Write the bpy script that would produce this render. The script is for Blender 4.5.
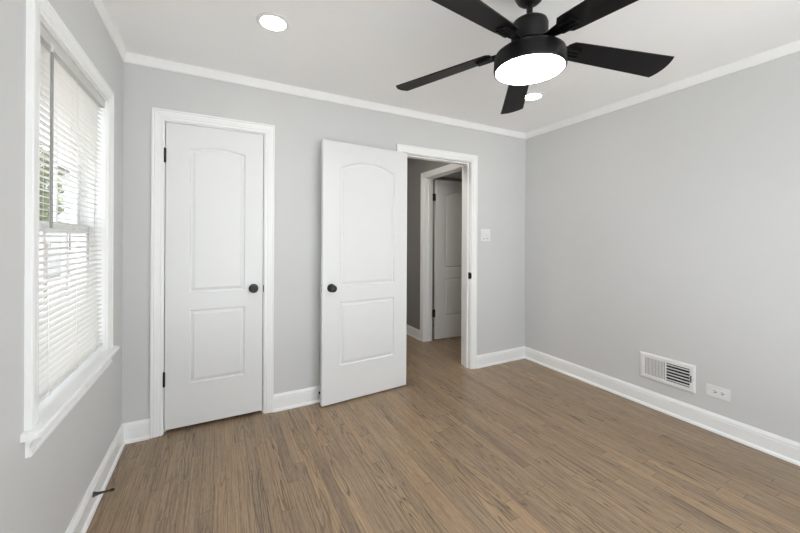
import bpy, bmesh, math, random
from mathutils import Vector, Matrix

for o in list(bpy.data.objects):
    bpy.data.objects.remove(o, do_unlink=True)
SC = bpy.context.scene
COL = SC.collection
PI = math.pi

# ------------------------------------------------------------------ camera
W, D, YF, ZC = 3.4918, 2.721, -0.60, 2.437        # room width, back wall, front wall, ceiling
CAM = Vector((0.5257, 0.0, 1.2812))
YAW, ROLL = 0.483, 0.0052
cam = bpy.data.objects.new('camera', bpy.data.cameras.new('camera'))
COL.objects.link(cam)
fw = Vector((math.sin(YAW), math.cos(YAW), 0))
r0 = Vector((math.cos(YAW), -math.sin(YAW), 0))
u0 = r0.cross(fw)
rr = r0 * math.cos(ROLL) + u0 * math.sin(ROLL)
uu = u0 * math.cos(ROLL) - r0 * math.sin(ROLL)
M = Matrix(((rr.x, uu.x, -fw.x, CAM.x), (rr.y, uu.y, -fw.y, CAM.y), (rr.z, uu.z, -fw.z, CAM.z), (0, 0, 0, 1)))
cam.matrix_world = M
cam.data.sensor_width = 36
cam.data.lens = 347.342 / 800 * 36
cam.data.shift_y = (239.33 - 266.5) / 800
cam.data.clip_start = 0.02
SC.camera = cam

# ------------------------------------------------------------------ world, light, exposure
WORLD_STRENGTH = 2.85
SUN = 14.5
FAN_LIGHT = 37.0
DOWNLIGHT = 36.0
HALL_W = 10.5
SC.view_settings.view_transform = 'Standard'
SC.view_settings.look = 'None'
SC.view_settings.exposure = 0.22
SC.view_settings.gamma = 1.0
SC.view_settings.use_curve_mapping = False
SC.cycles.max_bounces = 10
SC.cycles.diffuse_bounces = 7
SC.cycles.caustics_reflective = False
SC.cycles.caustics_refractive = False
SC.cycles.sample_clamp_indirect = 6
wd = bpy.data.worlds.new('daylight')
SC.world = wd
wd.use_nodes = True
bg = wd.node_tree.nodes['Background']
bg.inputs[0].default_value = (0.89, 0.955, 1.0, 1)
bg.inputs[1].default_value = WORLD_STRENGTH


def portal(name, loc, rot, sx, sy):
    l = bpy.data.lights.new(name, 'AREA')
    l.shape = 'RECTANGLE'
    l.size, l.size_y = sx, sy
    l.cycles.is_portal = True
    o = bpy.data.objects.new(name, l)
    COL.objects.link(o)
    o.location = loc
    o.rotation_euler = rot


portal('daylight_portal', (1.75, YF - 0.13, 1.16), (-PI / 2, 0, 0), 2.9, 2.08)
portal('daylight_portal.001', (-0.15, 1.956, 1.35), (0, -PI / 2, 0), 1.35, 0.9)


def fill_light(name, loc, power, size, color=(1, .93, .84)):
    l = bpy.data.lights.new(name, 'AREA')
    l.shape = 'DISK'
    l.size = size
    l.energy = power
    l.color = color
    o = bpy.data.objects.new(name, l)
    COL.objects.link(o)
    o.location = loc
    return o


sun = bpy.data.objects.new('sun', bpy.data.lights.new('sun', 'SUN'))
COL.objects.link(sun)
sun.data.energy = SUN
sun.data.angle = 0.009
sun.data.color = (1.0, 0.985, 0.96)
sun.rotation_euler = Vector((0.03, -0.5, -0.87)).to_track_quat('-Z', 'Y').to_euler()
fill_light('far_room_fill', (4.2, 4.3, ZC - 0.01), 8.0, 0.16)  # added unseen fill, lifts the dark room across the hall
fill_light('hall_fill', (1.75, 3.08, ZC - 0.01), HALL_W, 0.30)  # added unseen ceiling fill to brighten the hall

# ------------------------------------------------------------------ materials


def principled(name, color, rough=0.5, metal=0.0, spec=None):
    m = bpy.data.materials.new(name)
    m.use_nodes = True
    b = m.node_tree.nodes['Principled BSDF']
    b.inputs['Base Color'].default_value = (*color, 1)
    b.inputs['Roughness'].default_value = rough
    b.inputs['Metallic'].default_value = metal
    if spec is not None:
        b.inputs['Specular IOR Level'].default_value = spec
    return m


def noisy(name, color, rough, amount=0.03, scale=40.0, bump=0.0, bump_scale=300.0, spec=None, metal=0.0):
    """principled paint with a faint mottling of the colour and an orange-peel bump"""
    m = principled(name, color, rough, metal, spec)
    nt = m.node_tree
    b = nt.nodes['Principled BSDF']
    tc = nt.nodes.new('ShaderNodeTexCoord')
    n = nt.nodes.new('ShaderNodeTexNoise')
    n.inputs['Scale'].default_value = scale
    n.inputs['Detail'].default_value = 3
    nt.links.new(tc.outputs['Object'], n.inputs['Vector'])
    r = nt.nodes.new('ShaderNodeValToRGB')
    r.color_ramp.elements[0].color = (*[c * (1 - amount) for c in color], 1)
    r.color_ramp.elements[1].color = (*[min(1, c * (1 + amount)) for c in color], 1)
    nt.links.new(n.outputs['Fac'], r.inputs['Fac'])
    nt.links.new(r.outputs['Color'], b.inputs['Base Color'])
    if bump:
        n2 = nt.nodes.new('ShaderNodeTexNoise')
        n2.inputs['Scale'].default_value = bump_scale
        nt.links.new(tc.outputs['Object'], n2.inputs['Vector'])
        bp = nt.nodes.new('ShaderNodeBump')
        bp.inputs['Strength'].default_value = bump
        bp.inputs['Distance'].default_value = 0.002
        nt.links.new(n2.outputs['Fac'], bp.inputs['Height'])
        nt.links.new(bp.outputs['Normal'], b.inputs['Normal'])
    return m


def emission(name, color, strength):
    m = bpy.data.materials.new(name)
    m.use_nodes = True
    nt = m.node_tree
    nt.nodes.clear()
    e = nt.nodes.new('ShaderNodeEmission')
    e.inputs[0].default_value = (*color, 1)
    e.inputs[1].default_value = strength
    o = nt.nodes.new('ShaderNodeOutputMaterial')
    nt.links.new(e.outputs[0], o.inputs[0])
    return m


def glass_mat():
    m = bpy.data.materials.new('clear_glass')
    m.use_nodes = True
    nt = m.node_tree
    nt.nodes.clear()
    t = nt.nodes.new('ShaderNodeBsdfTransparent')
    g = nt.nodes.new('ShaderNodeBsdfGlossy')
    g.inputs['Roughness'].default_value = 0.02
    lf_ = nt.nodes.new('ShaderNodeLayerWeight')
    pw = nt.nodes.new('ShaderNodeMath')
    pw.operation = 'POWER'
    pw.inputs[1].default_value = 5.0
    nt.links.new(lf_.outputs['Facing'], pw.inputs[0])
    lw = nt.nodes.new('ShaderNodeMath')
    lw.operation = 'MULTIPLY_ADD'
    lw.inputs[1].default_value = 0.6
    lw.inputs[2].default_value = 0.03
    nt.links.new(pw.outputs[0], lw.inputs[0])
    mx = nt.nodes.new('ShaderNodeMixShader')
    o = nt.nodes.new('ShaderNodeOutputMaterial')
    nt.links.new(lw.outputs[0], mx.inputs[0])
    nt.links.new(t.outputs[0], mx.inputs[1])
    nt.links.new(g.outputs[0], mx.inputs[2])
    nt.links.new(mx.outputs[0], o.inputs[0])
    return m


def slat_mat():
    m = principled('blind_vinyl', (0.86, 0.85, 0.83), 0.45)
    nt = m.node_tree
    b = nt.nodes['Principled BSDF']
    t = nt.nodes.new('ShaderNodeBsdfTranslucent')
    t.inputs[0].default_value = (0.9, 0.82, 0.74, 1)
    mx = nt.nodes.new('ShaderNodeMixShader')
    mx.inputs[0].default_value = 0.10
    o = nt.nodes['Material Output']
    nt.links.new(b.outputs[0], mx.inputs[1])
    nt.links.new(t.outputs[0], mx.inputs[2])
    nt.links.new(mx.outputs[0], o.inputs[0])
    return m


def floor_mat():
    m = bpy.data.materials.new('oak_strip_floor')
    m.use_nodes = True
    nt = m.node_tree
    b = nt.nodes['Principled BSDF']
    N = nt.nodes.new
    L = nt.links.new

    def math_(op, a, c=None, d=None):
        n = N('ShaderNodeMath')
        n.operation = op
        for i, v in enumerate((a, c, d)):
            if v is None:
                continue
            if isinstance(v, (int, float)):
                n.inputs[i].default_value = v
            else:
                L(v, n.inputs[i])
        return n.outputs[0]

    tc = N('ShaderNodeTexCoord')
    sp = N('ShaderNodeSeparateXYZ')
    L(tc.outputs['Object'], sp.inputs[0])
    X, Y = sp.outputs['X'], sp.outputs['Y']
    wS = 0.057
    xs = math_('DIVIDE', X, wS)
    strip = math_('FLOOR', xs)
    fx = math_('FRACT', xs)
    wn = N('ShaderNodeTexWhiteNoise')
    wn.noise_dimensions = '1D'
    L(strip, wn.inputs['W'])
    off = math_('MULTIPLY', wn.outputs['Value'], 7.3)
    ys = math_('ADD', math_('DIVIDE', Y, 0.95), off)
    # uneven board lengths: warp the running coordinate
    ys = math_('ADD', ys, math_('MULTIPLY', math_('SINE', math_('MULTIPLY', ys, 2.1)), 0.28))
    board = math_('FLOOR', ys)
    fy = math_('FRACT', ys)
    cb = N('ShaderNodeCombineXYZ')
    L(strip, cb.inputs[0])
    L(board, cb.inputs[1])
    wb = N('ShaderNodeTexWhiteNoise')
    wb.noise_dimensions = '2D'
    L(cb.outputs[0], wb.inputs['Vector'])
    ramp = N('ShaderNodeValToRGB')
    els = ramp.color_ramp.elements
    els[0].position, els[0].color = 0.0, (0.270, 0.193, 0.128, 1)
    els[1].position, els[1].color = 1.0, (0.377, 0.260, 0.161, 1)
    for pos, c in ((0.15, (0.297, 0.213, 0.140, 1)), (0.45, (0.333, 0.235, 0.149, 1)), (0.62, (0.316, 0.228, 0.149, 1)),
                   (0.85, (0.354, 0.247, 0.156, 1))):
        e = els.new(pos)
        e.color = c
    L(wb.outputs['Value'], ramp.inputs[0])
    # grain coordinates: shifted per board, stretched along the board
    sh = N('ShaderNodeVectorMath')
    sh.operation = 'MULTIPLY'
    L(wb.outputs['Color'], sh.inputs[0])
    sh.inputs[1].default_value = (13, 17, 11)
    ad = N('ShaderNodeVectorMath')
    L(tc.outputs['Object'], ad.inputs[0])
    L(sh.outputs[0], ad.inputs[1])

    def scaled(v, s):
        n = N('ShaderNodeVectorMath')
        n.operation = 'MULTIPLY'
        L(v, n.inputs[0])
        n.inputs[1].default_value = s
        return n.outputs[0]

    # cathedral figure: bands of a slow stretched noise field
    nf = N('ShaderNodeTexNoise')
    nf.inputs['Scale'].default_value = 1.0
    nf.inputs['Detail'].default_value = 1.5
    nf.inputs['Roughness'].default_value = 0.45
    L(scaled(ad.outputs[0], (15, 1.15, 1)), nf.inputs['Vector'])
    band = math_('FRACT', math_('MULTIPLY', nf.outputs['Fac'], 11.0))
    rb = N('ShaderNodeValToRGB')
    rb.color_ramp.elements[0].position = 0.0
    rb.color_ramp.elements[0].color = (0.42, 0.41, 0.42, 1)
    rb.color_ramp.elements[1].position = 1.0
    rb.color_ramp.elements[1].color = (0.90, 0.90, 0.90, 1)
    for pos, v in ((0.10, 0.54), (0.24, 1.02), (0.7, 1.06)):
        e = rb.color_ramp.elements.new(pos)
        e.color = (v, v, v, 1)
    L(band, rb.inputs[0])
    # fine pores
    np_ = N('ShaderNodeTexNoise')
    np_.inputs['Scale'].default_value = 1.0
    np_.inputs['Detail'].default_value = 4
    L(scaled(ad.outputs[0], (420, 22, 1)), np_.inputs['Vector'])
    rp = N('ShaderNodeValToRGB')
    rp.color_ramp.elements[0].position = 0.32
    rp.color_ramp.elements[0].color = (0.70, 0.69, 0.68, 1)
    rp.color_ramp.elements[1].position = 0.58
    rp.color_ramp.elements[1].color = (1.08, 1.08, 1.08, 1)
    L(np_.outputs['Fac'], rp.inputs[0])
    # broad tone drift
    nd = N('ShaderNodeTexNoise')
    nd.inputs['Scale'].default_value = 1.0
    L(scaled(ad.outputs[0], (9, 1.2, 1)), nd.inputs['Vector'])
    rd = N('ShaderNodeValToRGB')
    rd.color_ramp.elements[0].position = 0.3
    rd.color_ramp.elements[0].color = (0.92, 0.93, 0.95, 1)
    rd.color_ramp.elements[1].position = 0.7
    rd.color_ramp.elements[1].color = (1.06, 1.04, 1.02, 1)
    L(nd.outputs['Fac'], rd.inputs[0])

    def mul(a, c, f=1.0):
        n = N('ShaderNodeMix')
        n.data_type = 'RGBA'
        n.blend_type = 'MULTIPLY'
        n.inputs['Factor'].default_value = f
        L(a, n.inputs['A'])
        L(c, n.inputs['B'])
        return n.outputs['Result']

    # long straight grain streaks
    ns = N('ShaderNodeTexNoise')
    ns.inputs['Scale'].default_value = 1.0
    ns.inputs['Detail'].default_value = 3
    L(scaled(ad.outputs[0], (150, 3.0, 1)), ns.inputs['Vector'])
    rs = N('ShaderNodeValToRGB')
    rs.color_ramp.elements[0].position = 0.33
    rs.color_ramp.elements[0].color = (0.67, 0.66, 0.66, 1)
    rs.color_ramp.elements[1].position = 0.62
    rs.color_ramp.elements[1].color = (1.12, 1.12, 1.11, 1)
    L(ns.outputs['Fac'], rs.inputs[0])
    # only some boards are flat-sawn and show strong cathedral figure
    sb = N('ShaderNodeSeparateColor')
    L(wb.outputs['Color'], sb.inputs[0])
    fig = math_('MULTIPLY_ADD', math_('POWER', sb.outputs[2], 1.2), 1.0, 0.06)
    nm = N('ShaderNodeMix')
    nm.data_type = 'RGBA'
    nm.blend_type = 'MULTIPLY'
    L(fig, nm.inputs['Factor'])
    L(ramp.outputs[0], nm.inputs['A'])
    L(rb.outputs[0], nm.inputs['B'])
    c = mul(mul(mul(nm.outputs['Result'], rs.outputs[0], 0.85), rp.outputs[0], 0.8), rd.outputs[0])
    # seams between the strips and at board ends
    ex = math_('MINIMUM', fx, math_('SUBTRACT', 1.0, fx))
    gx = math_('LESS_THAN', ex, 0.016)
    ey = math_('MINIMUM', fy, math_('SUBTRACT', 1.0, fy))
    gy = math_('LESS_THAN', ey, 0.0016)
    gap = math_('MAXIMUM', gx, gy)
    mg = N('ShaderNodeMix')
    mg.data_type = 'RGBA'
    L(math_('MULTIPLY', gap, 0.62), mg.inputs['Factor'])
    L(c, mg.inputs['A'])
    mg.inputs['B'].default_value = (0.05, 0.036, 0.026, 1)
    L(mg.outputs['Result'], b.inputs['Base Color'])
    rg = math_('ADD', math_('MULTIPLY', np_.outputs['Fac'], 0.14), 0.23)
    L(rg, b.inputs['Roughness'])
    b.inputs['Specular IOR Level'].default_value = 0.42
    bp = N('ShaderNodeBump')
    bp.inputs['Strength'].default_value = 0.25
    bp.inputs['Distance'].default_value = 0.001
    hgt = math_('SUBTRACT', math_('MULTIPLY', np_.outputs['Fac'], 0.5), gap)
    L(hgt, bp.inputs['Height'])
    L(bp.outputs['Normal'], b.inputs['Normal'])
    return m


MT = dict(
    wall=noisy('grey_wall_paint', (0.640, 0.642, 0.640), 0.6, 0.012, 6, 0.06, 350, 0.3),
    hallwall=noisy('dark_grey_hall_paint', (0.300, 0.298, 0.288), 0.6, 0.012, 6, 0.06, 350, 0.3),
    ceil=noisy('white_ceiling_paint', (0.92, 0.92, 0.918), 0.8, 0.005, 5, 0.05, 300, 0.2),
    trim=noisy('white_semigloss_trim', (0.89, 0.893, 0.89), 0.32, 0.008, 20, 0.0, 300, 0.45),
    door=noisy('white_door_paint', (0.775, 0.78, 0.778), 0.36, 0.008, 14, 0.03, 500, 0.45),
    floor=floor_mat(),
    black=noisy('matt_black_metal', (0.009, 0.009, 0.010), 0.42, 0.1, 60),
    fanblack=noisy('fan_black_metal', (0.0055, 0.0055, 0.006), 0.42, 0.1, 60, 0, 300, 0.25),
    blade=noisy('blade_black', (0.0050, 0.0047, 0.0056), 0.5, 0.2, 30, 0.05, 200, 0.22),
    rubber=noisy('black_rubber', (0.02, 0.02, 0.02), 0.7, 0.1, 80),
    lens=emission('lit_fan_diffuser', (0.985, 0.992, 1.0), FAN_LIGHT),
    down=emission('lit_downlight_diffuser', (1.0, 0.965, 0.91), DOWNLIGHT),
    glass=glass_mat(),
    slat=slat_mat(),
    vinyl=noisy('white_sash_vinyl', (0.78, 0.79, 0.79), 0.4, 0.01, 20),
    rail=noisy('blind_headrail_metal', (0.62, 0.62, 0.60), 0.4, 0.02, 30),
    wand=noisy('grey_wand_plastic', (0.33, 0.33, 0.32), 0.35, 0.03, 30),
    cord=noisy('white_cord', (0.75, 0.75, 0.73), 0.8, 0.04, 300),
    plastic=noisy('white_wall_plate_plastic', (0.80, 0.80, 0.79), 0.3, 0.005, 20),
    vent=noisy('white_vent_enamel', (0.80, 0.80, 0.795), 0.35, 0.01, 30),
    dark=noisy('dark_duct', (0.015, 0.015, 0.016), 0.8, 0.1, 30),
    chrome=principled('latch_steel', (0.55, 0.53, 0.5), 0.3, 1.0),
    leaf=noisy('tree_leaves', (0.14, 0.17, 0.060), 0.6, 0.5, 4),
    bark=noisy('tree_bark', (0.12, 0.09, 0.07), 0.9, 0.3, 12),
    gravel=noisy('side_yard_gravel', (0.24, 0.23, 0.22), 0.9, 0.15, 8),
    bounce_paving=noisy('pale_bounce_paving', (0.70, 0.70, 0.69), 0.9, 0.05, 2),  # kept pale to throw sunlight up at the ceiling
    sidingwall=noisy('neighbour_siding', (0.47, 0.485, 0.50), 0.7, 0.03, 3),
    roofing=noisy('neighbour_roof', (0.12, 0.11, 0.11), 0.9, 0.1, 3),
    siding=noisy('pale_siding', (0.62, 0.62, 0.60), 0.6, 0.02, 5),
)


def brick_mat():
    m = principled('red_brick', (0.4, 0.2, 0.15), 0.85)
    nt = m.node_tree
    t = nt.nodes.new('ShaderNodeTexBrick')
    t.inputs['Color1'].default_value = (0.22, 0.125, 0.10, 1)
    t.inputs['Color2'].default_value = (0.26, 0.15, 0.12, 1)
    t.inputs['Mortar'].default_value = (0.3, 0.27, 0.25, 1)
    t.inputs['Scale'].default_value = 4.0
    tc = nt.nodes.new('ShaderNodeTexCoord')
    nt.links.new(tc.outputs['Object'], t.inputs['Vector'])
    nt.links.new(t.outputs['Color'], nt.nodes['Principled BSDF'].inputs['Base Color'])
    return m


MT['brick'] = brick_mat()

# ------------------------------------------------------------------ helpers


def obj(name, bm, mat, parent=None, smooth=None, loc=None, rotz=0.0):
    bmesh.ops.recalc_face_normals(bm, faces=bm.faces)
    me = bpy.data.meshes.new(name)
    bm.to_mesh(me)
    bm.free()
    me.materials.append(MT[mat])
    o = bpy.data.objects.new(name, me)
    COL.objects.link(o)
    if smooth is not None:
        for p in me.polygons:
            p.use_smooth = True
        me.set_sharp_from_angle(angle=math.radians(smooth))
    if parent:
        o.parent = parent
    if loc is not None:
        o.location = loc
    o.rotation_euler.z = rotz
    return o


def tag(o, label=None, cat=None, group=None, kind=None):
    if label:
        o['label'] = label
    if cat:
        o['category'] = cat
    if group:
        o['group'] = group
    if kind:
        o['kind'] = kind
    return o


def empty(name, loc=(0, 0, 0), rotz=0.0):
    o = bpy.data.objects.new(name, None)
    COL.objects.link(o)
    o.location = loc
    o.rotation_euler.z = rotz
    o.empty_display_size = 0.1
    return o


def box(bm, x0, x1, y0, y1, z0, z1, bev=0.0):
    vs = [bm.verts.new((x, y, z)) for x in (x0, x1) for y in (y0, y1) for z in (z0, z1)]
    fs = [bm.faces.new([vs[i] for i in f]) for f in
          ((0, 1, 3, 2), (4, 6, 7, 5), (0, 4, 5, 1), (2, 3, 7, 6), (0, 2, 6, 4), (1, 5, 7, 3))]
    if bev:
        es = list({e for f in fs for e in f.edges})
        bmesh.ops.bevel(bm, geom=es, offset=bev, segments=2, affect='EDGES', profile=0.6)


def BX(*a, **k):
    bm = bmesh.new()
    box(bm, *a, **k)
    return bm


def lathe(bm, prof, n=48, mat=None):
    """prof: (radius, z); revolved about z, then mat applied"""
    rings = []
    for r, z in prof:
        if r < 1e-6:
            rings.append([bm.verts.new((0, 0, z))])
        else:
            rings.append([bm.verts.new((r * math.cos(2 * PI * i / n), r * math.sin(2 * PI * i / n), z)) for i in range(n)])
    for a, b in zip(rings, rings[1:]):
        if len(a) == 1 and len(b) == 1:
            continue
        for i in range(n):
            j = (i + 1) % n
            if len(a) == 1:
                bm.faces.new((a[0], b[i], b[j]))
            elif len(b) == 1:
                bm.faces.new((a[i], a[j], b[0]))
            else:
                bm.faces.new((a[i], a[j], b[j], b[i]))
    if mat is not None:
        vs = [v for r in rings for v in r]
        bmesh.ops.transform(bm, matrix=mat, verts=vs)


def sweep(bm, prof, paths):
    """paths: list of stations, each a function (d,h)->Vector; closed profile, capped ends"""
    rings = [[bm.verts.new(f(d, h)) for d, h in prof] for f in paths]
    n = len(prof)
    for a, b in zip(rings, rings[1:]):
        for i in range(n):
            j = (i + 1) % n
            bm.faces.new((a[i], a[j], b[j], b[i]))
    bm.faces.new(rings[0])
    bm.faces.new(list(reversed(rings[-1])))


def tube(bm, pts, r, n=8):
    rings = []
    for i, p in enumerate(pts):
        p = Vector(p)
        t = (Vector(pts[min(i + 1, len(pts) - 1)]) - Vector(pts[max(i - 1, 0)])).normalized()
        a = t.orthogonal().normalized()
        b = t.cross(a)
        rings.append([bm.verts.new(p + (a * math.cos(2 * PI * k / n) + b * math.sin(2 * PI * k / n)) * r) for k in range(n)])
    for a, b in zip(rings, rings[1:]):
        for i in range(n):
            bm.faces.new((a[i], a[(i + 1) % n], b[(i + 1) % n], b[i]))
    bm.faces.new(rings[0])
    bm.faces.new(rings[-1])


def struct(name, bm, mat, label=None, cat=None):
    o = obj(name, bm, mat)
    return tag(o, label, cat, None, 'structure')


# ------------------------------------------------------------------ room shell
XE, YE = 5.2, 5.3            # far limits of the rooms beyond
bm = BX(-0.14, XE, YF - 0.12, YE, -0.1, 0.0)
struct('floor', bm, 'floor', 'brown oak strip floor running through the bedroom into the hall', 'floor')
bm = BX(-0.14, XE, YF - 0.12, YE, ZC, ZC + 0.1)
struct('ceiling', bm, 'ceil', 'plain white painted ceiling above the fan', 'ceiling')

WB = 2.861                   # hall face of the back wall
JT = 0.018                   # jamb thickness
C0, C1 = 0.217, 0.823        # closet opening
E0, E1 = 1.981, 2.742        # entrance opening
HD = 2.046                   # opening head
bm = bmesh.new()
box(bm, 0, C0 - JT, D, WB, 0, ZC)
box(bm, C0 - JT, C1 + JT, D, WB, HD + JT, ZC)
box(bm, C1 + JT, E0 - JT, D, WB, 0, ZC)
box(bm, E0 - JT, E1 + JT, D, WB, HD + JT, ZC)
box(bm, E1 + JT, W, D, WB, 0, ZC)
struct('wall_back', bm, 'wall', 'grey back wall with the closet door and the open doorway', 'wall')
WY0, WY1, WZ0, WZ1 = 1.554, 2.353, 0.684, 2.005     # left window opening inside its jambs
bm = bmesh.new()
box(bm, -0.14, 0, YF - 0.12, WY0 - JT, 0, ZC)
box(bm, -0.14, 0, WY1 + JT, 3.6, 0, ZC)
box(bm, -0.14, 0, WY0 - JT, WY1 + JT, 0, WZ0 - JT)
box(bm, -0.14, 0, WY0 - JT, WY1 + JT, WZ1 + JT, ZC)
struct('wall_left', bm, 'wall', 'grey left wall holding the window with the blind', 'wall')
bm = BX(W, W + 0.12, YF - 0.12, D, 0, ZC)
box(bm, W, W + 0.12, D, WB, 0, ZC)
struct('wall_right', bm, 'wall', 'grey right wall with the floor vent and the outlet', 'wall')
F0, F1, FZ0, FZ1 = 0.30, 3.20, 0.12, 2.20  # opening of the added front window, sized for room brightness
bm = bmesh.new()
box(bm, 0, F0, YF - 0.12, YF, 0, ZC)
box(bm, F1, W, YF - 0.12, YF, 0, ZC)
box(bm, F0, F1, YF - 0.12, YF, 0, FZ0)
box(bm, F0, F1, YF - 0.12, YF, FZ1, ZC)
struct('wall_front', bm, 'wall', 'grey front wall behind the camera with a wide opening added for daylight', 'wall')
# closet interior
bm = bmesh.new()
box(bm, 0, 1.12, 3.5, 3.6, 0, ZC)
box(bm, 1.0, 1.12, WB, 3.5, 0, ZC)
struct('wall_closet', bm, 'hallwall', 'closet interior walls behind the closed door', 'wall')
# hall and the room beyond it
HX = 2.815                   # hall face of the hall's right wall
HX2 = 2.935
HY0, HY1 = 2.945, 3.705      # opening in it
bm = bmesh.new()
box(bm, HX, HX2, HY1 + JT, YE, 0, ZC)
box(bm, HX, HX2, HY0 - JT, HY1 + JT, HD + JT, ZC)
box(bm, HX, HX2, WB, HY0 - JT, 0, ZC)
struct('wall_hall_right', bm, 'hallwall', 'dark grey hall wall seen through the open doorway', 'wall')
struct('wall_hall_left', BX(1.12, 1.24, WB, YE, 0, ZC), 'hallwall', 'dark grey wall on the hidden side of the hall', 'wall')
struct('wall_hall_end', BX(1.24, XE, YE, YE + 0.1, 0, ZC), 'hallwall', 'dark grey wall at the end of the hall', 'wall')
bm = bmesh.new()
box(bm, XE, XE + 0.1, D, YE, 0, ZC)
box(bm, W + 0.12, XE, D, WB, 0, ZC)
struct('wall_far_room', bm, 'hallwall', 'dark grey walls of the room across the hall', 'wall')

# ------------------------------------------------------------------ baseboards, crown
BASE = [(0, 0), (0.024, 0), (0.024, 0.005), (0.0215, 0.014), (0.016, 0.0195), (0.0135, 0.0205), (0.0135, 0.089), (0.0085, 0.0905),
        (0.0085, 0.0940), (0.0140, 0.0965), (0.0130, 0.106), (0.0085, 0.1155), (0.0065, 0.1195), (0.0055, 0.1225), (0, 0.1225)]


def base_run(bm, origin, along, out, L, m0=False, m1=False, prof=BASE):
    o, a, n = Vector(origin), Vector(along), Vector(out)
    sweep(bm, prof, [lambda h, z: o + a * (h if m0 else 0) + n * h + Vector((0, 0, z)),
                     lambda h, z: o + a * (L - (h if m1 else 0)) + n * h + Vector((0, 0, z))])


CW = 0.066                   # casing width
RV = 0.006                   # reveal
bm = bmesh.new()
base_run(bm, (0, D, 0), (1, 0, 0), (0, -1, 0), C0 - RV - CW, True)
base_run(bm, (C1 + RV + CW, D, 0), (1, 0, 0), (0, -1, 0), E0 - RV - CW - (C1 + RV + CW))
base_run(bm, (E1 + RV + CW, D, 0), (1, 0, 0), (0, -1, 0), W - (E1 + RV + CW), False, True)
struct('baseboard_back', bm, 'trim', 'white baseboard with shoe moulding along the back wall', 'baseboard')
bm = bmesh.new()
base_run(bm, (0, YF, 0), (0, 1, 0), (1, 0, 0), D - YF, True, True)
struct('baseboard_left', bm, 'trim', 'white baseboard with shoe moulding under the window', 'baseboard')
bm = bmesh.new()
base_run(bm, (W, YF, 0), (0, 1, 0), (-1, 0, 0), D - YF, True, True)
struct('baseboard_right', bm, 'trim', 'white baseboard with shoe moulding along the right wall', 'baseboard')
bm = bmesh.new()
base_run(bm, (HX, HY1 + RV + CW, 0), (0, 1, 0), (-1, 0, 0), YE - (HY1 + RV + CW))
struct('baseboard_hall', bm, 'trim', 'white baseboard on the dark hall wall', 'baseboard')
CROWN = [(0, 2.3765), (0.007, 2.3765), (0.010, 2.380), (0.011, 2.392), (0.013, 2.412), (0.016, 2.428), (0.018, ZC), (0, ZC)]
for i, (o_, a_, n_, L_) in enumerate((((0, D, 0), (1, 0, 0), (0, -1, 0), W), ((0, YF, 0), (0, 1, 0), (1, 0, 0), D - YF),
                                      ((W, YF, 0), (0, 1, 0), (-1, 0, 0), D - YF))):
    bm = bmesh.new()
    base_run(bm, o_, a_, n_, L_, True, True, CROWN)
    struct('trim_%d' % (i + 1), bm, 'trim', ['white crown trim along the top of the back wall', 'white crown trim above the window wall',
                                           'white crown trim along the top of the right wall'][i], 'trim')

# ------------------------------------------------------------------ casing, jambs, doors
CAS = [(0, 0), (0, 0.009), (0.003, 0.0115), (0.012, 0.0120), (0.014, 0.0105), (0.017, 0.0105), (0.020, 0.0135), (0.046, 0.0165), (0.050, 0.0150),
       (0.053, 0.0150), (0.056, 0.0185), (0.063, 0.0185), (CW, 0.0160), (CW, 0)]


def casing(bm, P, a0, a1, zt, zb=0.0):
    """P(a, z, h) maps opening coordinates into the room"""
    sweep(bm, CAS, [lambda d, h: P(a0 - d, zb, h), lambda d, h: P(a0 - d, zt + d, h), lambda d, h: P(a1 + d, zt + d, h), lambda d, h: P(a1 + d, zb, h)])


def back_plane(a, z, h):
    return Vector((a, D - h, z))


def hall_plane(a, z, h):
    return Vector((HX - h, a, z))


def left_plane(a, z, h):
    return Vector((h, a, z))


def panel_loop(x0, x1, z0, zs, rise, d, n=14):
    """outline of a door panel, inset by d; arched top when rise > 0"""
    pts = [(x0 + d, z0 + d), (x1 - d, z0 + d)]
    if rise <= 0:
        return pts + [(x1 - d, zs - d), (x0 + d, zs - d)]
    half = (x1 - x0) / 2
    R = (half * half + rise * rise) / (2 * rise)
    cx, cz = (x0 + x1) / 2, zs + rise - R
    rr_ = R - d
    for i in range(n + 1):
        x = (x1 - d) + ((x0 + d) - (x1 - d)) * i / n
        pts.append((x, cz + math.sqrt(max(0, rr_ * rr_ - (x - cx) ** 2))))
    return pts


def door_leaf(w, panels, sgn, z0=0.012, z1=2.040, th=0.035):
    """moulded two-panel slab: hinge edge at x=0, face towards -y, both faces moulded"""
    bm = bmesh.new()
    PROF = [(0.0, 0.0), (0.0020, 0.0025), (0.0060, 0.0090), (0.0100, 0.0105), (0.0140, 0.0102), (0.0270, 0.0055), (0.0285, 0.0012), (0.0330, 0.0006)]
    corners = {}
    for face in (0, 1):
        yb = 0 if face == 0 else th
        s = 1 if face == 0 else -1
        rect = [bm.verts.new((sgn * x, yb, z)) for x, z in ((0, z0), (w, z0), (w, z1), (0, z1))]
        corners[face] = rect
        edges = [bm.edges.new((rect[i], rect[(i + 1) % 4])) for i in range(4)]
        for (px0, px1, pz0, pzs, rise) in panels:
            prev = None
            for d, dep in PROF:
                loop = [bm.verts.new((sgn * x, yb + s * dep, z)) for x, z in panel_loop(px0, px1, pz0, pzs, rise, d)]
                n = len(loop)
                if prev is None:
                    edges += [bm.edges.new((loop[i], loop[(i + 1) % n])) for i in range(n)]
                else:
                    for i in range(n):
                        bm.faces.new((prev[i], prev[(i + 1) % n], loop[(i + 1) % n], loop[i]))
                prev = loop
            bm.faces.new(prev)
        bmesh.ops.triangle_fill(bm, use_beauty=True, edges=edges)
    a, b = corners[0], corners[1]
    for i in range(4):
        bm.faces.new((a[i], a[(i + 1) % 4], b[(i + 1) % 4], b[i]))
    return bm


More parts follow.
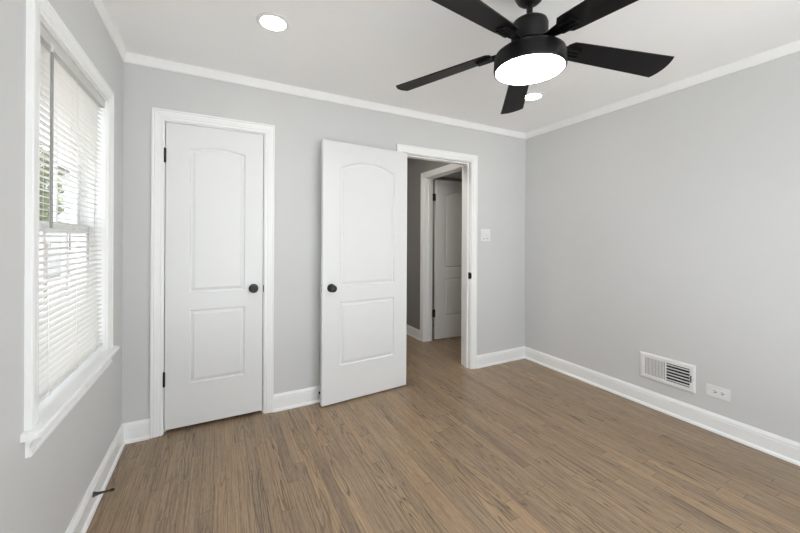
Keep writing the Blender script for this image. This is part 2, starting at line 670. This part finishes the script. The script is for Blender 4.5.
def knob_bm(x, z, th=0.035, sides=(1, -1)):
    bm = bmesh.new()
    for s in sides:
        # axis along -y on the front, +y on the back
        m = Matrix.Translation((x, 0 if s == 1 else th, z)) @ Matrix.Rotation(PI / 2 * s, 4, 'X')
        lathe(bm, [(0, 0), (0.0325, 0), (0.0325, 0.004), (0.030, 0.0075), (0.020, 0.009), (0.0125, 0.011), (0.0115, 0.026), (0.016, 0.031),
                   (0.0245, 0.036), (0.0275, 0.044), (0.0265, 0.052), (0.0225, 0.0565), (0.0205, 0.0545), (0.012, 0.0555), (0, 0.056)], 32, m)
    return bm


def hinge_bm(px, py, z0, z1, leaf=None):
    bm = bmesh.new()
    h = (z1 - z0) / 5
    for k in range(5):
        lathe(bm, [(0, z0 + k * h), (0.0062, z0 + k * h), (0.0068, z0 + k * h + .001), (0.0068, z0 + (k + 1) * h - .001), (0.0062, z0 + (k + 1) * h), (0, z0 + (k + 1) * h)], 14,
              Matrix.Translation((px, py, 0)))
    lathe(bm, [(0, z0 - .004), (0.004, z0 - .003), (0.004, z1 + .003), (0, z1 + .004)], 12, Matrix.Translation((px, py, 0)))
    if leaf:
        for l in leaf:
            box(bm, *l)
    return bm


# closet door (closed)
d1 = empty('door_1', (C0, D, 0))
tag(d1, 'closed narrow white two-panel closet door beside the window wall', 'door', None, 'structure')


def sub(o, parent):
    """keep world placement under a parent that only translates/rotates about z"""
    o.parent = parent
    o.matrix_parent_inverse = (Matrix.Translation(parent.location) @ Matrix.Rotation(parent.rotation_euler.z, 4, 'Z')).inverted()
    return o


bm = bmesh.new()
casing(bm, back_plane, C0 - RV, C1 + RV, HD + RV)
sub(obj('door_casing', bm, 'trim'), d1)
bm = bmesh.new()
box(bm, C0 - JT, C0, D, WB, 0, HD + JT)
box(bm, C1, C1 + JT, D, WB, 0, HD + JT)
box(bm, C0, C1, D, WB, HD, HD + JT)
box(bm, C0, C0 + 0.010, D + 0.037, D + 0.07, 0, HD)
box(bm, C1 - 0.010, C1, D + 0.037, D + 0.07, 0, HD)
box(bm, C0 + 0.010, C1 - 0.010, D + 0.037, D + 0.07, HD - 0.010, HD)
sub(obj('door_jamb', bm, 'trim'), d1)
LW = 0.596
lf = obj('door_leaf', door_leaf(LW, [(0.1355, 0.4765, 0.305, 0.797, 0), (0.1355, 0.4765, 0.914, 1.877, 0.027)], 1, 0.024, 2.0415), 'door', d1, None, (0.005, 0.0, 0))
obj('door_knob', knob_bm(0.5345, 0.921), 'black', lf, 40)
for z0, z1 in ((1.777, 1.868), (0.312, 0.405)):
    obj('hinge', hinge_bm(-0.0030, -0.0055, z0, z1), 'black', lf, 40)
bm = BX(0.6005, 0.6045, -0.012, 0.002, 0.893, 0.940, bev=0.001)
sub(obj('strike_plate', bm, 'black', None, None, (C0 + 0.0035, D, 0)), d1)

# bedroom door (open against the wall)
d2 = empty('door_2', (E1, D, 0))
tag(d2, 'white two-panel bedroom door swung open against the back wall', 'door', None, 'structure')
bm = bmesh.new()
casing(bm, back_plane, E0 - RV, E1 + RV, HD + RV)
sub(obj('door_casing', bm, 'trim'), d2)
bm = bmesh.new()
for x0, x1 in ((E0 - JT, E0), (E1, E1 + JT)):
    box(bm, x0, x1, D, WB, 0, HD + JT)
box(bm, E0, E1, D, WB, HD, HD + JT)
box(bm, E0, E0 + 0.011, D + 0.037, D + 0.073, 0, HD)
box(bm, E1 - 0.011, E1, D + 0.037, D + 0.073, 0, HD)
box(bm, E0 + 0.011, E1 - 0.011, D + 0.037, D + 0.073, HD - 0.011, HD)
sub(obj('door_jamb', bm, 'trim'), d2)
bm = bmesh.new()
P2 = lambda a, z, h: Vector((a, WB + h, z))
CASN = CAS
sweep(bm, CAS, [lambda d, h: P2(E0 - RV - d, 0, h), lambda d, h: P2(E0 - RV - d, HD + RV + d, h), lambda d, h: P2(min(E1 + RV + d, HX), HD + RV + d, h),
                lambda d, h: P2(min(E1 + RV + d, HX), 0, h)])
sub(obj('hall_casing', bm, 'trim'), d2)
bm = BX(E1 - 0.0025, E1 + 0.0005, D - 0.004, D + 0.030, 0.892, 0.956, bev=0.001)
box(bm, E1 - 0.0035, E1 + 0.004, D - 0.014, D - 0.002, 0.900, 0.948, bev=0.001)
sub(obj('strike_plate', bm, 'black'), d2)
lf = obj('door_leaf', door_leaf(0.7635, [(0.128, 0.622, 0.293, 0.789, 0), (0.128, 0.622, 0.914, 1.836, 0.064)], -1, 0.012, 2.036), 'door')
lf.location = (1.989, 2.6605, 0)
lf.rotation_euler.z = math.atan2(0.062, 0.761)
sub(lf, d2)
obj('door_knob', knob_bm(-0.693, 0.905, sides=(1,)), 'black', lf, 40)
bm = BX(-0.7650, -0.7630, 0.006, 0.029, 0.876, 0.936, bev=0.0006)
box(bm, -0.7740, -0.7640, 0.011, 0.024, 0.899, 0.914, bev=0.002)
obj('latch', bm, 'chrome', lf)

# hall door (open into the room across the hall)
d3 = empty('door_3', (HX, HY1, 0))
tag(d3, 'white two-panel door standing open across the hall, seen through the doorway', 'door', None, 'structure')
bm = bmesh.new()
casing(bm, hall_plane, HY0 - RV, HY1 + RV, HD + RV)
sub(obj('door_casing', bm, 'trim'), d3)
bm = bmesh.new()
for y0, y1 in ((HY0 - JT, HY0), (HY1, HY1 + JT)):
    box(bm, HX, HX2, y0, y1, 0, HD + JT)
box(bm, HX, HX2, HY0, HY1, HD, HD + JT)
box(bm, HX + 0.05, HX + 0.085, HY1 - 0.011, HY1, 0, HD)
box(bm, HX + 0.05, HX + 0.085, HY0, HY0 + 0.011, 0, HD)
box(bm, HX + 0.05, HX + 0.085, HY0 + 0.011, HY1 - 0.011, HD - 0.011, HD)
sub(obj('door_jamb', bm, 'trim'), d3)
lf = obj('door_leaf', door_leaf(0.755, [(0.134, 0.621, 0.293, 0.787, 0), (0.134, 0.621, 0.912, 1.850, 0.064)], 1, 0.015, 2.040), 'door')
lf.location = (2.974, 3.692, 0)
lf.rotation_euler.z = math.atan2(-0.034, 0.393)
sub(lf, d3)
for z0, z1 in ((1.772, 1.861), (0.299, 0.392)):
    bm = hinge_bm(-0.016, 0.000, z0, z1, [(-0.0435, -0.016, 0.004, 0.007, z0, z1), (-0.016, 0.002, 0.001, 0.004, z0, z1)])
    obj('hinge', bm, 'black', lf, 40)

# ------------------------------------------------------------------ left window
w1 = empty('window_1', (0, (WY0 + WY1) / 2, WZ0))
tag(w1, 'white double-hung window in the left wall behind a blind', 'window', None, 'structure')


def wsub(name, bm, mat, parent=None):
    o = obj(name, bm, mat)
    if parent is None:
        sub(o, w1)
    else:
        o.parent = parent
    return o


bm = bmesh.new()
casing(bm, left_plane, WY0 - RV, WY1 + RV, WZ1 + RV, WZ0)
wsub('window_casing', bm, 'trim')
bm = bmesh.new()
box(bm, -0.14, 0, WY0 - JT, WY0, WZ0 - JT, WZ1 + JT)
box(bm, -0.14, 0, WY1, WY1 + JT, WZ0 - JT, WZ1 + JT)
box(bm, -0.14, 0, WY0, WY1, WZ1, WZ1 + JT)
box(bm, -0.14, -0.07, WY0, WY1, WZ0 - JT, WZ0 - 0.002)
for y0, y1 in ((WY0, WY0 + 0.012), (WY1 - 0.012, WY1)):
    box(bm, -0.062, -0.046, y0, y1, WZ0, WZ1)
wsub('window_frame', bm, 'trim')
# stool with horns
bm = bmesh.new()
outl = [(-0.07, WY0), (0.0, WY0), (0.0, 1.460), (0.036, 1.460), (0.046, 1.470), (0.046, 2.436), (0.036, 2.446), (0.0, 2.446), (0.0, WY1), (-0.07, WY1)]
vt = [bm.verts.new((x, y, WZ0 - 0.001)) for x, y in outl]
vb = [bm.verts.new((x, y, WZ0 - 0.024)) for x, y in outl]
bm.faces.new(vt)
bm.faces.new(vb)
for i in range(len(outl)):
    j = (i + 1) % len(outl)
    bm.faces.new((vt[i], vt[j], vb[j], vb[i]))
es = [e for e in bm.edges if all(v.co.x > 0.03 for v in e.verts) and abs(e.verts[0].co.z - e.verts[1].co.z) < 1e-5]
bmesh.ops.bevel(bm, geom=es, offset=0.006, segments=3, affect='EDGES')
wsub('window_sill', bm, 'trim')
bm = bmesh.new()
AP = [(h, z - 0.0155) for h, z in ((0, 0.612), (0.012, 0.612), (0.017, 0.617), (0.017, 0.626), (0.0125, 0.630), (0.0125, 0.652), (0.0175, 0.660), (0.018, 0.6755), (0, 0.6755))]
base_run(bm, (0, 1.490, 0), (0, 1, 0), (1, 0, 0), 0.927, False, False, AP)
wsub('window_apron', bm, 'trim')


def sash(x0, x1, z0, z1, bw, name):
    bm = bmesh.new()
    y0, y1 = WY0 + 0.012, WY1 - 0.012
    box(bm, x0, x1, y0, y0 + bw, z0, z1)
    box(bm, x0, x1, y1 - bw, y1, z0, z1)
    box(bm, x0, x1, y0 + bw, y1 - bw, z0, z0 + bw)
    box(bm, x0, x1, y0 + bw, y1 - bw, z1 - bw, z1)
    s = wsub(name, bm, 'vinyl')
    s_ = obj('pane', BX((x0 + x1) / 2 - .003, (x0 + x1) / 2 + .003, y0 + bw - .003, y1 - bw + .003, z0 + bw - .003, z1 - bw + .003), 'glass')
    s_.parent = s
    bm = bmesh.new()
    for k in (1, 2):
        yc = y0 + bw + (y1 - y0 - 2 * bw) * k / 3
        box(bm, x0 + 0.006, x1 - 0.006, yc - 0.009, yc + 0.009, z0 + bw, z1 - bw)
    zc = (z0 + z1) / 2
    m = obj('muntin', bm, 'vinyl')
    m.parent = s
    return s


sash(-0.095, -0.065, WZ0, 1.345, 0.042, 'lower_sash')
sash(-0.130, -0.100, 1.300, WZ1, 0.042, 'upper_sash')

# ------------------------------------------------------------------ added front window (unseen, behind the camera, brightens the room with daylight)
w2 = empty('added_window_2', ((F0 + F1) / 2, YF, FZ0))
tag(w2, 'wide white framed window, unseen, added behind the camera to light the room', 'window', None, 'structure')
bm = bmesh.new()
for x0, x1 in ((F0, F0 + 0.05), (F1 - 0.05, F1), ((F0 + F1) / 2 - 0.03, (F0 + F1) / 2 + 0.03)):
    box(bm, x0, x1, YF - 0.11, YF - 0.05, FZ0, FZ1)
box(bm, F0 + .05, F1 - .05, YF - 0.11, YF - 0.05, FZ0, FZ0 + 0.05)
box(bm, F0 + .05, F1 - .05, YF - 0.11, YF - 0.05, FZ1 - 0.05, FZ1)
sub(obj('window_frame', bm, 'vinyl'), w2)
bm = bmesh.new()
box(bm, F0 + 0.05, (F0 + F1) / 2 - 0.03, YF - 0.083, YF - 0.077, FZ0 + 0.05, FZ1 - 0.05)
box(bm, (F0 + F1) / 2 + 0.03, F1 - 0.05, YF - 0.083, YF - 0.077, FZ0 + 0.05, FZ1 - 0.05)
sub(obj('pane', bm, 'glass'), w2)

# ------------------------------------------------------------------ venetian blind
BY0, BY1, BXC = WY0 + 0.006, WY1 - 0.006, -0.026
bl = empty('venetian_blind', (BXC, (BY0 + BY1) / 2, WZ0))
tag(bl, 'white horizontal slat blind lowered inside the left window frame', 'blind')


def bpart(name, bm, mat, smooth=None):
    return sub(obj(name, bm, mat, None, smooth), bl)


bpart('headrail', BX(BXC - 0.020, BXC + 0.020, BY0, BY1, WZ1 - 0.042, WZ1 - 0.002, bev=0.002), 'rail')
bpart('bottom_rail', BX(BXC - 0.017, BXC + 0.017, BY0 + 0.003, BY1 - 0.003, WZ0 + 0.032, WZ0 + 0.046, bev=0.003), 'slat')
bm = bmesh.new()
SP, SW, TILT = 0.0235, 0.0305, math.radians(9)
z = WZ0 + 0.062
nsl = 0
while z < WZ1 - 0.05:
    ring = []
    for y in (BY0 + 0.003, BY1 - 0.003):
        top, bot = [], []
        for k in range(5):
            t = (k / 4 - .5) * SW
            crown = 0.0022 * (1 - (2 * t / SW) ** 2)
            cx = BXC + t * math.cos(TILT)
            cz = z - t * math.sin(TILT) + crown
            top.append(bm.verts.new((cx, y, cz)))
            bot.append(bm.verts.new((cx, y, cz - 0.0011)))
        ring.append(top + bot[::-1])
    n = len(ring[0])
    for i in range(n):
        j = (i + 1) % n
        bm.faces.new((ring[0][i], ring[0][j], ring[1][j], ring[1][i]))
    bm.faces.new(ring[0])
    bm.faces.new(ring[1][::-1])
    z += SP
    nsl += 1
bpart('slats', bm, 'slat', 30)
for yc in (BY0 + 0.12, (BY0 + BY1) / 2, BY1 - 0.12):
    bm = bmesh.new()
    for dx in (-0.0185, 0.0185):
        tube(bm, [(BXC + dx, yc, WZ0 + 0.04), (BXC + dx, yc, WZ1 - 0.04)], 0.0008, 6)
    tube(bm, [(BXC, yc + 0.006, WZ0 + 0.04), (BXC, yc + 0.006, WZ1 - 0.04)], 0.0007, 6)
    bpart('ladder_cord', bm, 'cord')
    bm = bmesh.new()
    lathe(bm, [(0, -0.006), (0.006, -0.005), (0.0075, 0.0), (0.006, 0.004), (0, 0.005)], 16,
          Matrix.Translation((BXC + 0.0185, yc, WZ0 + 0.038)) @ Matrix.Rotation(PI / 2, 4, 'Y'))
    bpart('rail_button', bm, 'slat', 50)
bm = bmesh.new()
wy = 1.678
box(bm, BXC + 0.0215, BXC + 0.0275, wy - 0.0065, wy + 0.0065, 1.315, WZ1 - 0.062, bev=0.0015)
wnd = bpart('tilt_wand', bm, 'wand')
bm = bmesh.new()
tube(bm, [(BXC + 0.018, wy, WZ1 - 0.030), (BXC + 0.0245, wy, WZ1 - 0.040), (BXC + 0.0245, wy, WZ1 - 0.064)], 0.003, 10)
o = obj('wand_hook', bm, 'slat', None, 50)
o.parent = wnd

# ------------------------------------------------------------------ ceiling fan
FX, FY = 1.768, 1.120
fan = empty('ceiling_fan', (FX, FY, ZC))
tag(fan, 'black five-blade ceiling fan with a lit round light', 'ceiling fan')


def fpart(name, bm, mat, smooth=40, parent=None):
    o = obj(name, bm, mat, None, smooth)
    o.parent = parent or fan
    return o


Z = lambda z: z - ZC
bm = bmesh.new()
lathe(bm, [(0, Z(ZC)), (0.068, Z(ZC)), (0.068, Z(2.402)), (0.064, Z(2.382)), (0.054, Z(2.362)), (0.040, Z(2.350)), (0.022, Z(2.344)), (0, Z(2.344))], 40)
fpart('canopy', bm, 'fanblack')
bm = bmesh.new()
lathe(bm, [(0, Z(2.36)), (0.0135, Z(2.36)), (0.0135, Z(2.278)), (0.020, Z(2.276)), (0.021, Z(2.265)), (0, Z(2.265))], 24)
fpart('downrod', bm, 'fanblack')
bm = bmesh.new()
lathe(bm, [(0, Z(2.272)), (0.040, Z(2.272)), (0.064, Z(2.268)), (0.075, Z(2.260)), (0.079, Z(2.248)), (0.079, Z(2.176)), (0.075, Z(2.168)), (0.058, Z(2.164)),
           (0.058, Z(2.150)), (0.085, Z(2.146)), (0.085, Z(2.128)), (0, Z(2.128))], 56)
fpart('motor_housing', bm, 'fanblack')
bm = bmesh.new()
lathe(bm, [(0, Z(2.129)), (0.115, Z(2.129)), (0.140, Z(2.126)), (0.150, Z(2.118)), (0.154, Z(2.106)), (0.1555, Z(2.058)), (0.154, Z(2.047)), (0.1515, Z(2.0440)),
           (0.1475, Z(2.0440)), (0.1470, Z(2.050)), (0, Z(2.050))], 72)
lk = fpart('light_housing', bm, 'fanblack')
bm = bmesh.new()
lathe(bm, [(0, Z(2.0450)), (0.08, Z(2.0450)), (0.134, Z(2.0460)), (0.1465, Z(2.0475)), (0.1465, Z(2.0500)), (0, Z(2.0500))], 72)
fpart('diffuser', bm, 'lens', 40, lk)


def fan_blade():
    bm = bmesh.new()
    r0_, r1_, w0, w1_ = 0.172, 0.672, 0.047, 0.0705
    pts = []
    pts += [(r0_ + 0.020, -w0 - 0.004), (r0_ + 0.05, -w0 - 0.006)]
    pts += [(0.60, -w1_ + 0.004), (r1_ - 0.012, -w1_)]
    for k in range(1, 10):
        t = -w1_ + 2 * w1_ * k / 10
        pts.append((r1_ - 0.012 + 0.016 * (1 - (2 * k / 10 - 1) ** 2), t))
    pts += [(r1_ - 0.012, w1_), (0.60, w1_ - 0.004)]
    pts += [(r0_ + 0.05, w0 + 0.006), (r0_ + 0.020, w0 + 0.004), (r0_, w0 - 0.016), (r0_, -w0 + 0.016)]
    top = [bm.verts.new((x, y, 0.003)) for x, y in pts]
    bot = [bm.verts.new((x, y, -0.003)) for x, y in pts]
    ft = bm.faces.new(top)
    fb = bm.faces.new(bot[::-1])
    n = len(pts)
    for i in range(n):
        bm.faces.new((top[i], bot[i], bot[(i + 1) % n], top[(i + 1) % n]))
    bmesh.ops.bevel(bm, geom=list(ft.edges) + list(fb.edges), offset=0.0012, segments=1, affect='EDGES')
    return bm


def capsule(bm, x0, x1, r, z0, z1, yc=0.0, n=10):
    pts = [(x1 - r + r * math.cos(-PI / 2 + PI * i / n), yc + r * math.sin(-PI / 2 + PI * i / n)) for i in range(n + 1)]
    pts += [(x0 + r + r * math.cos(PI / 2 + PI * i / n), yc + r * math.sin(PI / 2 + PI * i / n)) for i in range(n + 1)]
    a = [bm.verts.new((x, y, z0)) for x, y in pts]
    b = [bm.verts.new((x, y, z1)) for x, y in pts]
    bm.faces.new(a)
    ft = bm.faces.new(b)
    for i in range(len(pts)):
        bm.faces.new((a[i], a[(i + 1) % len(pts)], b[(i + 1) % len(pts)], b[i]))


def fan_bracket():
    bm = bmesh.new()
    # arm from the hub, widening towards the blade, under it
    ys = [(0.080, 0.020, -0.010), (0.110, 0.019, -0.010), (0.150, 0.026, -0.009), (0.180, 0.030, -0.0085), (0.205, 0.030, -0.0085)]
    rings = [[bm.verts.new((x, s * w, zz + dz)) for s, dz in ((-1, 0), (1, 0), (1, 0.0055), (-1, 0.0055))] for x, w, zz in ys]
    for a, b in zip(rings, rings[1:]):
        for i in range(4):
            bm.faces.new((a[i], a[(i + 1) % 4], b[(i + 1) % 4], b[i]))
    bm.faces.new(rings[0])
    bm.faces.new(rings[-1][::-1])
    capsule(bm, 0.150, 0.252, 0.030, -0.0105, -0.003)
    # raised rounded ribs with the slots left between them
    for yc in (-0.019, 0.0, 0.019):
        capsule(bm, 0.165, 0.243, 0.0058, -0.0165, -0.010, yc)
    return bm


PITCH, DROOP, A0, ZB = -0.21, 0.097, -0.365, 2.147
first = None
for k in range(5):
    if first is None:
        b = fpart('blade', fan_blade(), 'blade', 30)
        br = obj('blade_bracket', fan_bracket(), 'fanblack', None, 35)
        br.parent = b
        first = (b, br)
    else:
        b = first[0].copy()
        COL.objects.link(b)
        br = first[1].copy()
        COL.objects.link(br)
        br.parent = b
    a = A0 + k * 2 * PI / 5
    mloc = Matrix.Translation((0, 0, Z(ZB) + 0.2 * DROOP)) @ Matrix.Rotation(a, 4, 'Z') @ Matrix.Rotation(DROOP, 4, 'Y') @ Matrix.Rotation(PITCH, 4, 'X')
    b.matrix_local = mloc

# ------------------------------------------------------------------ recessed ceiling lights
for k, (x, y) in enumerate(((0.783, 1.963), (2.764, 1.982))):
    r = empty('recessed_light', (x, y, ZC))
    tag(r, ['round recessed ceiling light on the side nearer the window, in front of the closet door',
            'round recessed ceiling light just beyond the fan, nearer the right wall'][k], 'ceiling light', 'recessed ceiling lights')
    bm = bmesh.new()
    lathe(bm, [(0.0632, -0.0025), (0.066, -0.006), (0.080, -0.005), (0.0855, -0.002), (0.086, 0.0), (0.0632, 0.0)], 56)
    o = obj('trim_ring', bm, 'plastic', r, 40)
    bm = bmesh.new()
    lathe(bm, [(0, -0.0035), (0.061, -0.0035), (0.0630, -0.0025), (0.0630, -0.0005), (0, -0.0005)], 56)
    o = obj('diffuser', bm, 'down', r, 40)

# ------------------------------------------------------------------ wall switch
sw = empty('light_switch', (2.930, D, 1.328))
tag(sw, 'white double wall switch plate right of the doorway', 'switch')
obj('wall_plate', BX(-0.0615, 0.0615, -0.006, 0, -0.0615, 0.0615, bev=0.0025), 'plastic', sw)
for s in (-1, 1):
    bm = bmesh.new()
    cx = s * 0.023
    v = [(-0.0165, -0.034), (0.0165, -0.034), (0.0165, 0.034), (-0.0165, 0.034)]
    for (z0, z1, y0, y1) in ((-0.024, 0.008, -0.0085, -0.0105), (0.008, 0.040, -0.0105, -0.0070)):
        a = [bm.verts.new((cx + sx * 0.0165, yy, zz)) for sx, yy, zz in ((-1, y0, z0), (1, y0, z0), (1, y1, z1), (-1, y1, z1))]
        c = [bm.verts.new((cx + sx * 0.0165, -0.004, zz)) for sx, zz in ((-1, z0), (1, z0), (1, z1), (-1, z1))]
        bm.faces.new(a)
        bm.faces.new(c[::-1])
        for i in range(4):
            bm.faces.new((a[i], c[i], c[(i + 1) % 4], a[(i + 1) % 4]))
    obj('rocker', bm, 'plastic', sw)
    obj('slide_slot', BX(cx - 0.013, cx + 0.013, -0.0068, -0.005, -0.0405, -0.0335), 'wand', sw)

# ------------------------------------------------------------------ outlet
ot = empty('power_outlet', (W, 1.065, 0.2695))
tag(ot, 'white horizontal power outlet low on the right wall beside the vent', 'outlet')
obj('wall_plate', BX(-0.0065, 0, -0.064, 0.064, -0.0385, 0.0385, bev=0.0025), 'plastic', ot)
obj('outlet_insert', BX(-0.0085, -0.005, -0.0345, 0.0345, -0.0170, 0.0170, bev=0.0015), 'plastic', ot)
for s in (-1, 1):
    bm = bmesh.new()
    cy = s * 0.0195
    box(bm, -0.0092, -0.0075, cy - 0.0052 - .002, cy + 0.0052 - .002, 0.0045, 0.0075)
    box(bm, -0.0092, -0.0075, cy - 0.0052 - .002, cy + 0.0052 - .002, -0.0075, -0.0045)
    lathe(bm, [(0, 0), (0.0038, 0), (0.0038, 0.0017), (0, 0.0017)], 12, Matrix.Translation((-0.0075, cy - 0.0125 + .002, 0)) @ Matrix.Rotation(-PI / 2, 4, 'Y'))
    obj('socket_slots', bm, 'dark', ot)

# ------------------------------------------------------------------ wall vent register
VY0, VY1, VZ0, VZ1 = 1.189, 1.549, 0.209, 0.407
vt_ = empty('wall_vent', (W, (VY0 + VY1) / 2, (VZ0 + VZ1) / 2))
tag(vt_, 'white metal air vent register low on the right wall', 'vent')
hw, hh = (VY1 - VY0) / 2, (VZ1 - VZ0) / 2
iw, ih = 0.148, 0.066
bm = bmesh.new()
FR = [(0, 0.0), (0, 0.010), (0.003, 0.012), (0.020, 0.0115), (0.027, 0.008), (0.0315, 0.003), (0.0315, 0.0)]
rings = []
for sy, sz in ((-1, -1), (1, -1), (1, 1), (-1, 1)):
    rings.append([bm.verts.new((-h, sy * (iw + d * (hw - iw) / 0.0315), sz * (ih + d * (hh - ih) / 0.0315))) for d, h in FR])
for k in range(4):
    a, b = rings[k], rings[(k + 1) % 4]
    for i in range(len(FR)):
        j = (i + 1) % len(FR)
        bm.faces.new((a[i], a[j], b[j], b[i]))
fr = obj('vent_frame', bm, 'vent', vt_)
for sy in (-1, 1):
    bm = bmesh.new()
    lathe(bm, [(0, 0.0125), (0.0032, 0.0123), (0.0036, 0.0112), (0, 0.011)], 12, Matrix.Translation((0, sy * (hw - 0.009), 0)) @ Matrix.Rotation(-PI / 2, 4, 'Y'))
    obj('frame_screw', bm, 'chrome', fr)
obj('duct', BX(-0.0012, 0.0, -iw, iw, -ih, ih), 'dark', vt_)
obj('divider', BX(-0.0112, -0.0014, -0.001, 0.0065, -ih, ih), 'vent', vt_)
bm = bmesh.new()
nv = 14
for k in range(nv):
    yc = 0.0105 + (iw - 0.0105) * (k + .5) / nv
    w_ = 0.0064
    a = math.radians(-12)
    vs = []
    for sx, sy in ((-1, -1), (1, -1), (1, 1), (-1, 1)):
        lx, ly = sx * 0.0006, sy * w_ * .62
        vs.append((-0.0062 + lx * math.cos(a) - ly * math.sin(a), yc + lx * math.sin(a) + ly * math.cos(a)))
    q0 = [bm.verts.new((x, y, -ih)) for x, y in vs]
    q1 = [bm.verts.new((x, y, ih)) for x, y in vs]
    bm.faces.new(q0)
    bm.faces.new(q1[::-1])
    for i in range(4):
        bm.faces.new((q0[i], q0[(i + 1) % 4], q1[(i + 1) % 4], q1[i]))
obj('vertical_louvres', bm, 'vent', vt_)
bm = bmesh.new()
nh = 6
for k in range(nh):
    zc_ = -ih + 2 * ih * (k + .5) / nh
    a = math.radians(20)
    vs = []
    for sx, sz in ((-1, -1), (1, -1), (1, 1), (-1, 1)):
        lx, lz = sx * 0.0066, sz * 0.0008
        vs.append((-0.0062 + lx * math.cos(a) - lz * math.sin(a), zc_ + lx * math.sin(a) + lz * math.cos(a)))
    q0 = [bm.verts.new((x, -iw, zz)) for x, zz in vs]
    q1 = [bm.verts.new((x, 0.0005, zz)) for x, zz in vs]
    bm.faces.new(q0)
    bm.faces.new(q1[::-1])
    for i in range(4):
        bm.faces.new((q0[i], q0[(i + 1) % 4], q1[(i + 1) % 4], q1[i]))
obj('horizontal_louvres', bm, 'vent', vt_)
bm = BX(-0.0128, -0.0095, -iw - 0.0125, -iw - 0.0045, -0.026, 0.022)
box(bm, -0.020, -0.011, -iw - 0.0105, -iw - 0.0065, -0.004, 0.004, bev=0.001)
obj('damper_lever', bm, 'dark', vt_)

# ------------------------------------------------------------------ door stops
def door_stop(loc, direction, label):
    r = empty('door_stop', loc)
    r.rotation_euler.z = math.atan2(direction[1], direction[0])
    tag(r, label, 'door stop', 'black door stops on the baseboards')
    m = Matrix.Rotation(PI / 2, 4, 'Y')
    bm = bmesh.new()
    lathe(bm, [(0, 0), (0.0115, 0), (0.0115, 0.003), (0.0095, 0.008), (0.0062, 0.022), (0.0046, 0.040), (0.0042, 0.066), (0, 0.066)], 24, m)
    obj('stop_stem', bm, 'black', r, 40)
    bm = bmesh.new()
    lathe(bm, [(0, 0.063), (0.0058, 0.063), (0.0066, 0.066), (0.0066, 0.076), (0.0050, 0.079), (0, 0.079)], 20, m)
    obj('rubber_tip', bm, 'rubber', r, 40)


door_stop((0.0135, 2.105, 0.078), (1, 0), 'black door stop sticking out of the left baseboard under the window')
door_stop((1.243, D - 0.0135, 0.072), (0, -1), 'black door stop on the back baseboard, half hidden behind the open door')

# ------------------------------------------------------------------ outdoors beyond the windows
struct('ground', BX(-30, 12, -0.72, 40, -0.9, -0.7), 'gravel', 'pale gravel side yard outside the left window', 'ground')
struct('bounce_ground', BX(-30, 12, -14, -0.72, -0.9, -0.7), 'bounce_paving', 'unseen pale ground added outside the front window to bounce light in', 'ground')  # unseen reflector, added to bounce sunlight onto the ceiling
struct('foundation', BX(-0.14, XE, YF - 0.12, YE, -0.7, -0.1), 'siding', 'pale house foundation below the floor', 'foundation')
random.seed(4)
tr = empty('garden_tree', (-3.98, 10.0, -0.7))
tag(tr, 'green leafy tree outside the left window, glimpsed through the blind', 'tree')
bm = bmesh.new()
for k in range(1500):
    u = random.uniform(-1, 1)
    a = random.uniform(0, 2 * PI)
    rad = random.uniform(0.6, 1.0) ** 0.5
    q = math.sqrt(1 - u * u)
    c = Vector((1.5 * rad * q * math.cos(a), 1.5 * rad * q * math.sin(a), 3.0 + 1.7 * rad * u))
    n = Vector((random.gauss(0, 1), random.gauss(0, 1), random.gauss(0, 1) + .6)).normalized()
    t = n.orthogonal().normalized()
    b_ = n.cross(t)
    L_ = random.uniform(0.09, 0.17)
    bm.faces.new([bm.verts.new(c + t * L_ * i_ + b_ * L_ * j_ + n * 0.03 * (abs(i_) - .5)) for i_, j_ in ((-1, 0), (0, -.5), (1, 0), (0, .5))])
fo = obj('foliage', bm, 'leaf', tr)
bm = bmesh.new()
tube(bm, [(0, 0, 0), (0.03, 0.02, 0.8), (-0.02, 0.0, 1.6), (0.05, 0.03, 2.6), (0.0, 0.0, 3.6)], 0.11, 12)
obj('trunk', bm, 'bark', tr, 60)
bm = BX(-5.1, -3.25, 11.6, 11.8, -0.7, 1.05)
box(bm, -5.12, -3.20, 11.55, 11.85, 1.05, 1.12)
o = obj('brick_wall', bm, 'brick')
tag(o, 'low red brick garden wall behind the tree, glimpsed through the blind', 'garden wall')

nh_ = empty('neighbour_house', (-6.9, 14.0, -0.7))
tag(nh_, 'pale two-storey house next door, glimpsed through the blind', 'house')
bm = BX(-7.5, 0, -16, 18, 0, 5.6)
for k in range(28):                       # lapped siding boards
    box(bm, 0.0, 0.012, -16, 18, 0.2 * k + 0.02, 0.2 * k + 0.2)
obj('house_wall', bm, 'sidingwall', nh_)
bm = bmesh.new()
v = [bm.verts.new(p) for p in ((0.4, -16.3, 5.55), (0.4, 18.3, 5.55), (-3.75, 18.3, 7.6), (-3.75, -16.3, 7.6), (-7.9, 18.3, 5.55), (-7.9, -16.3, 5.55))]
for f in ((0, 1, 2, 3), (3, 2, 4, 5), (0, 3, 5), (1, 4, 2), (0, 5, 4, 1)):
    bm.faces.new([v[i] for i in f])
obj('roof', bm, 'roofing', nh_)
for yy in (-8.0, 12.2, 16.6):
    for zz in (1.2, 3.7):
        wn_ = obj('window', BX(0.0, 0.06, yy - 0.5, yy + 0.5, zz, zz + 1.3), 'vinyl', nh_)
        obj('window_pane', BX(0.03, 0.066, yy - 0.42, yy + 0.42, zz + 0.08, zz + 1.22), 'dark', wn_)
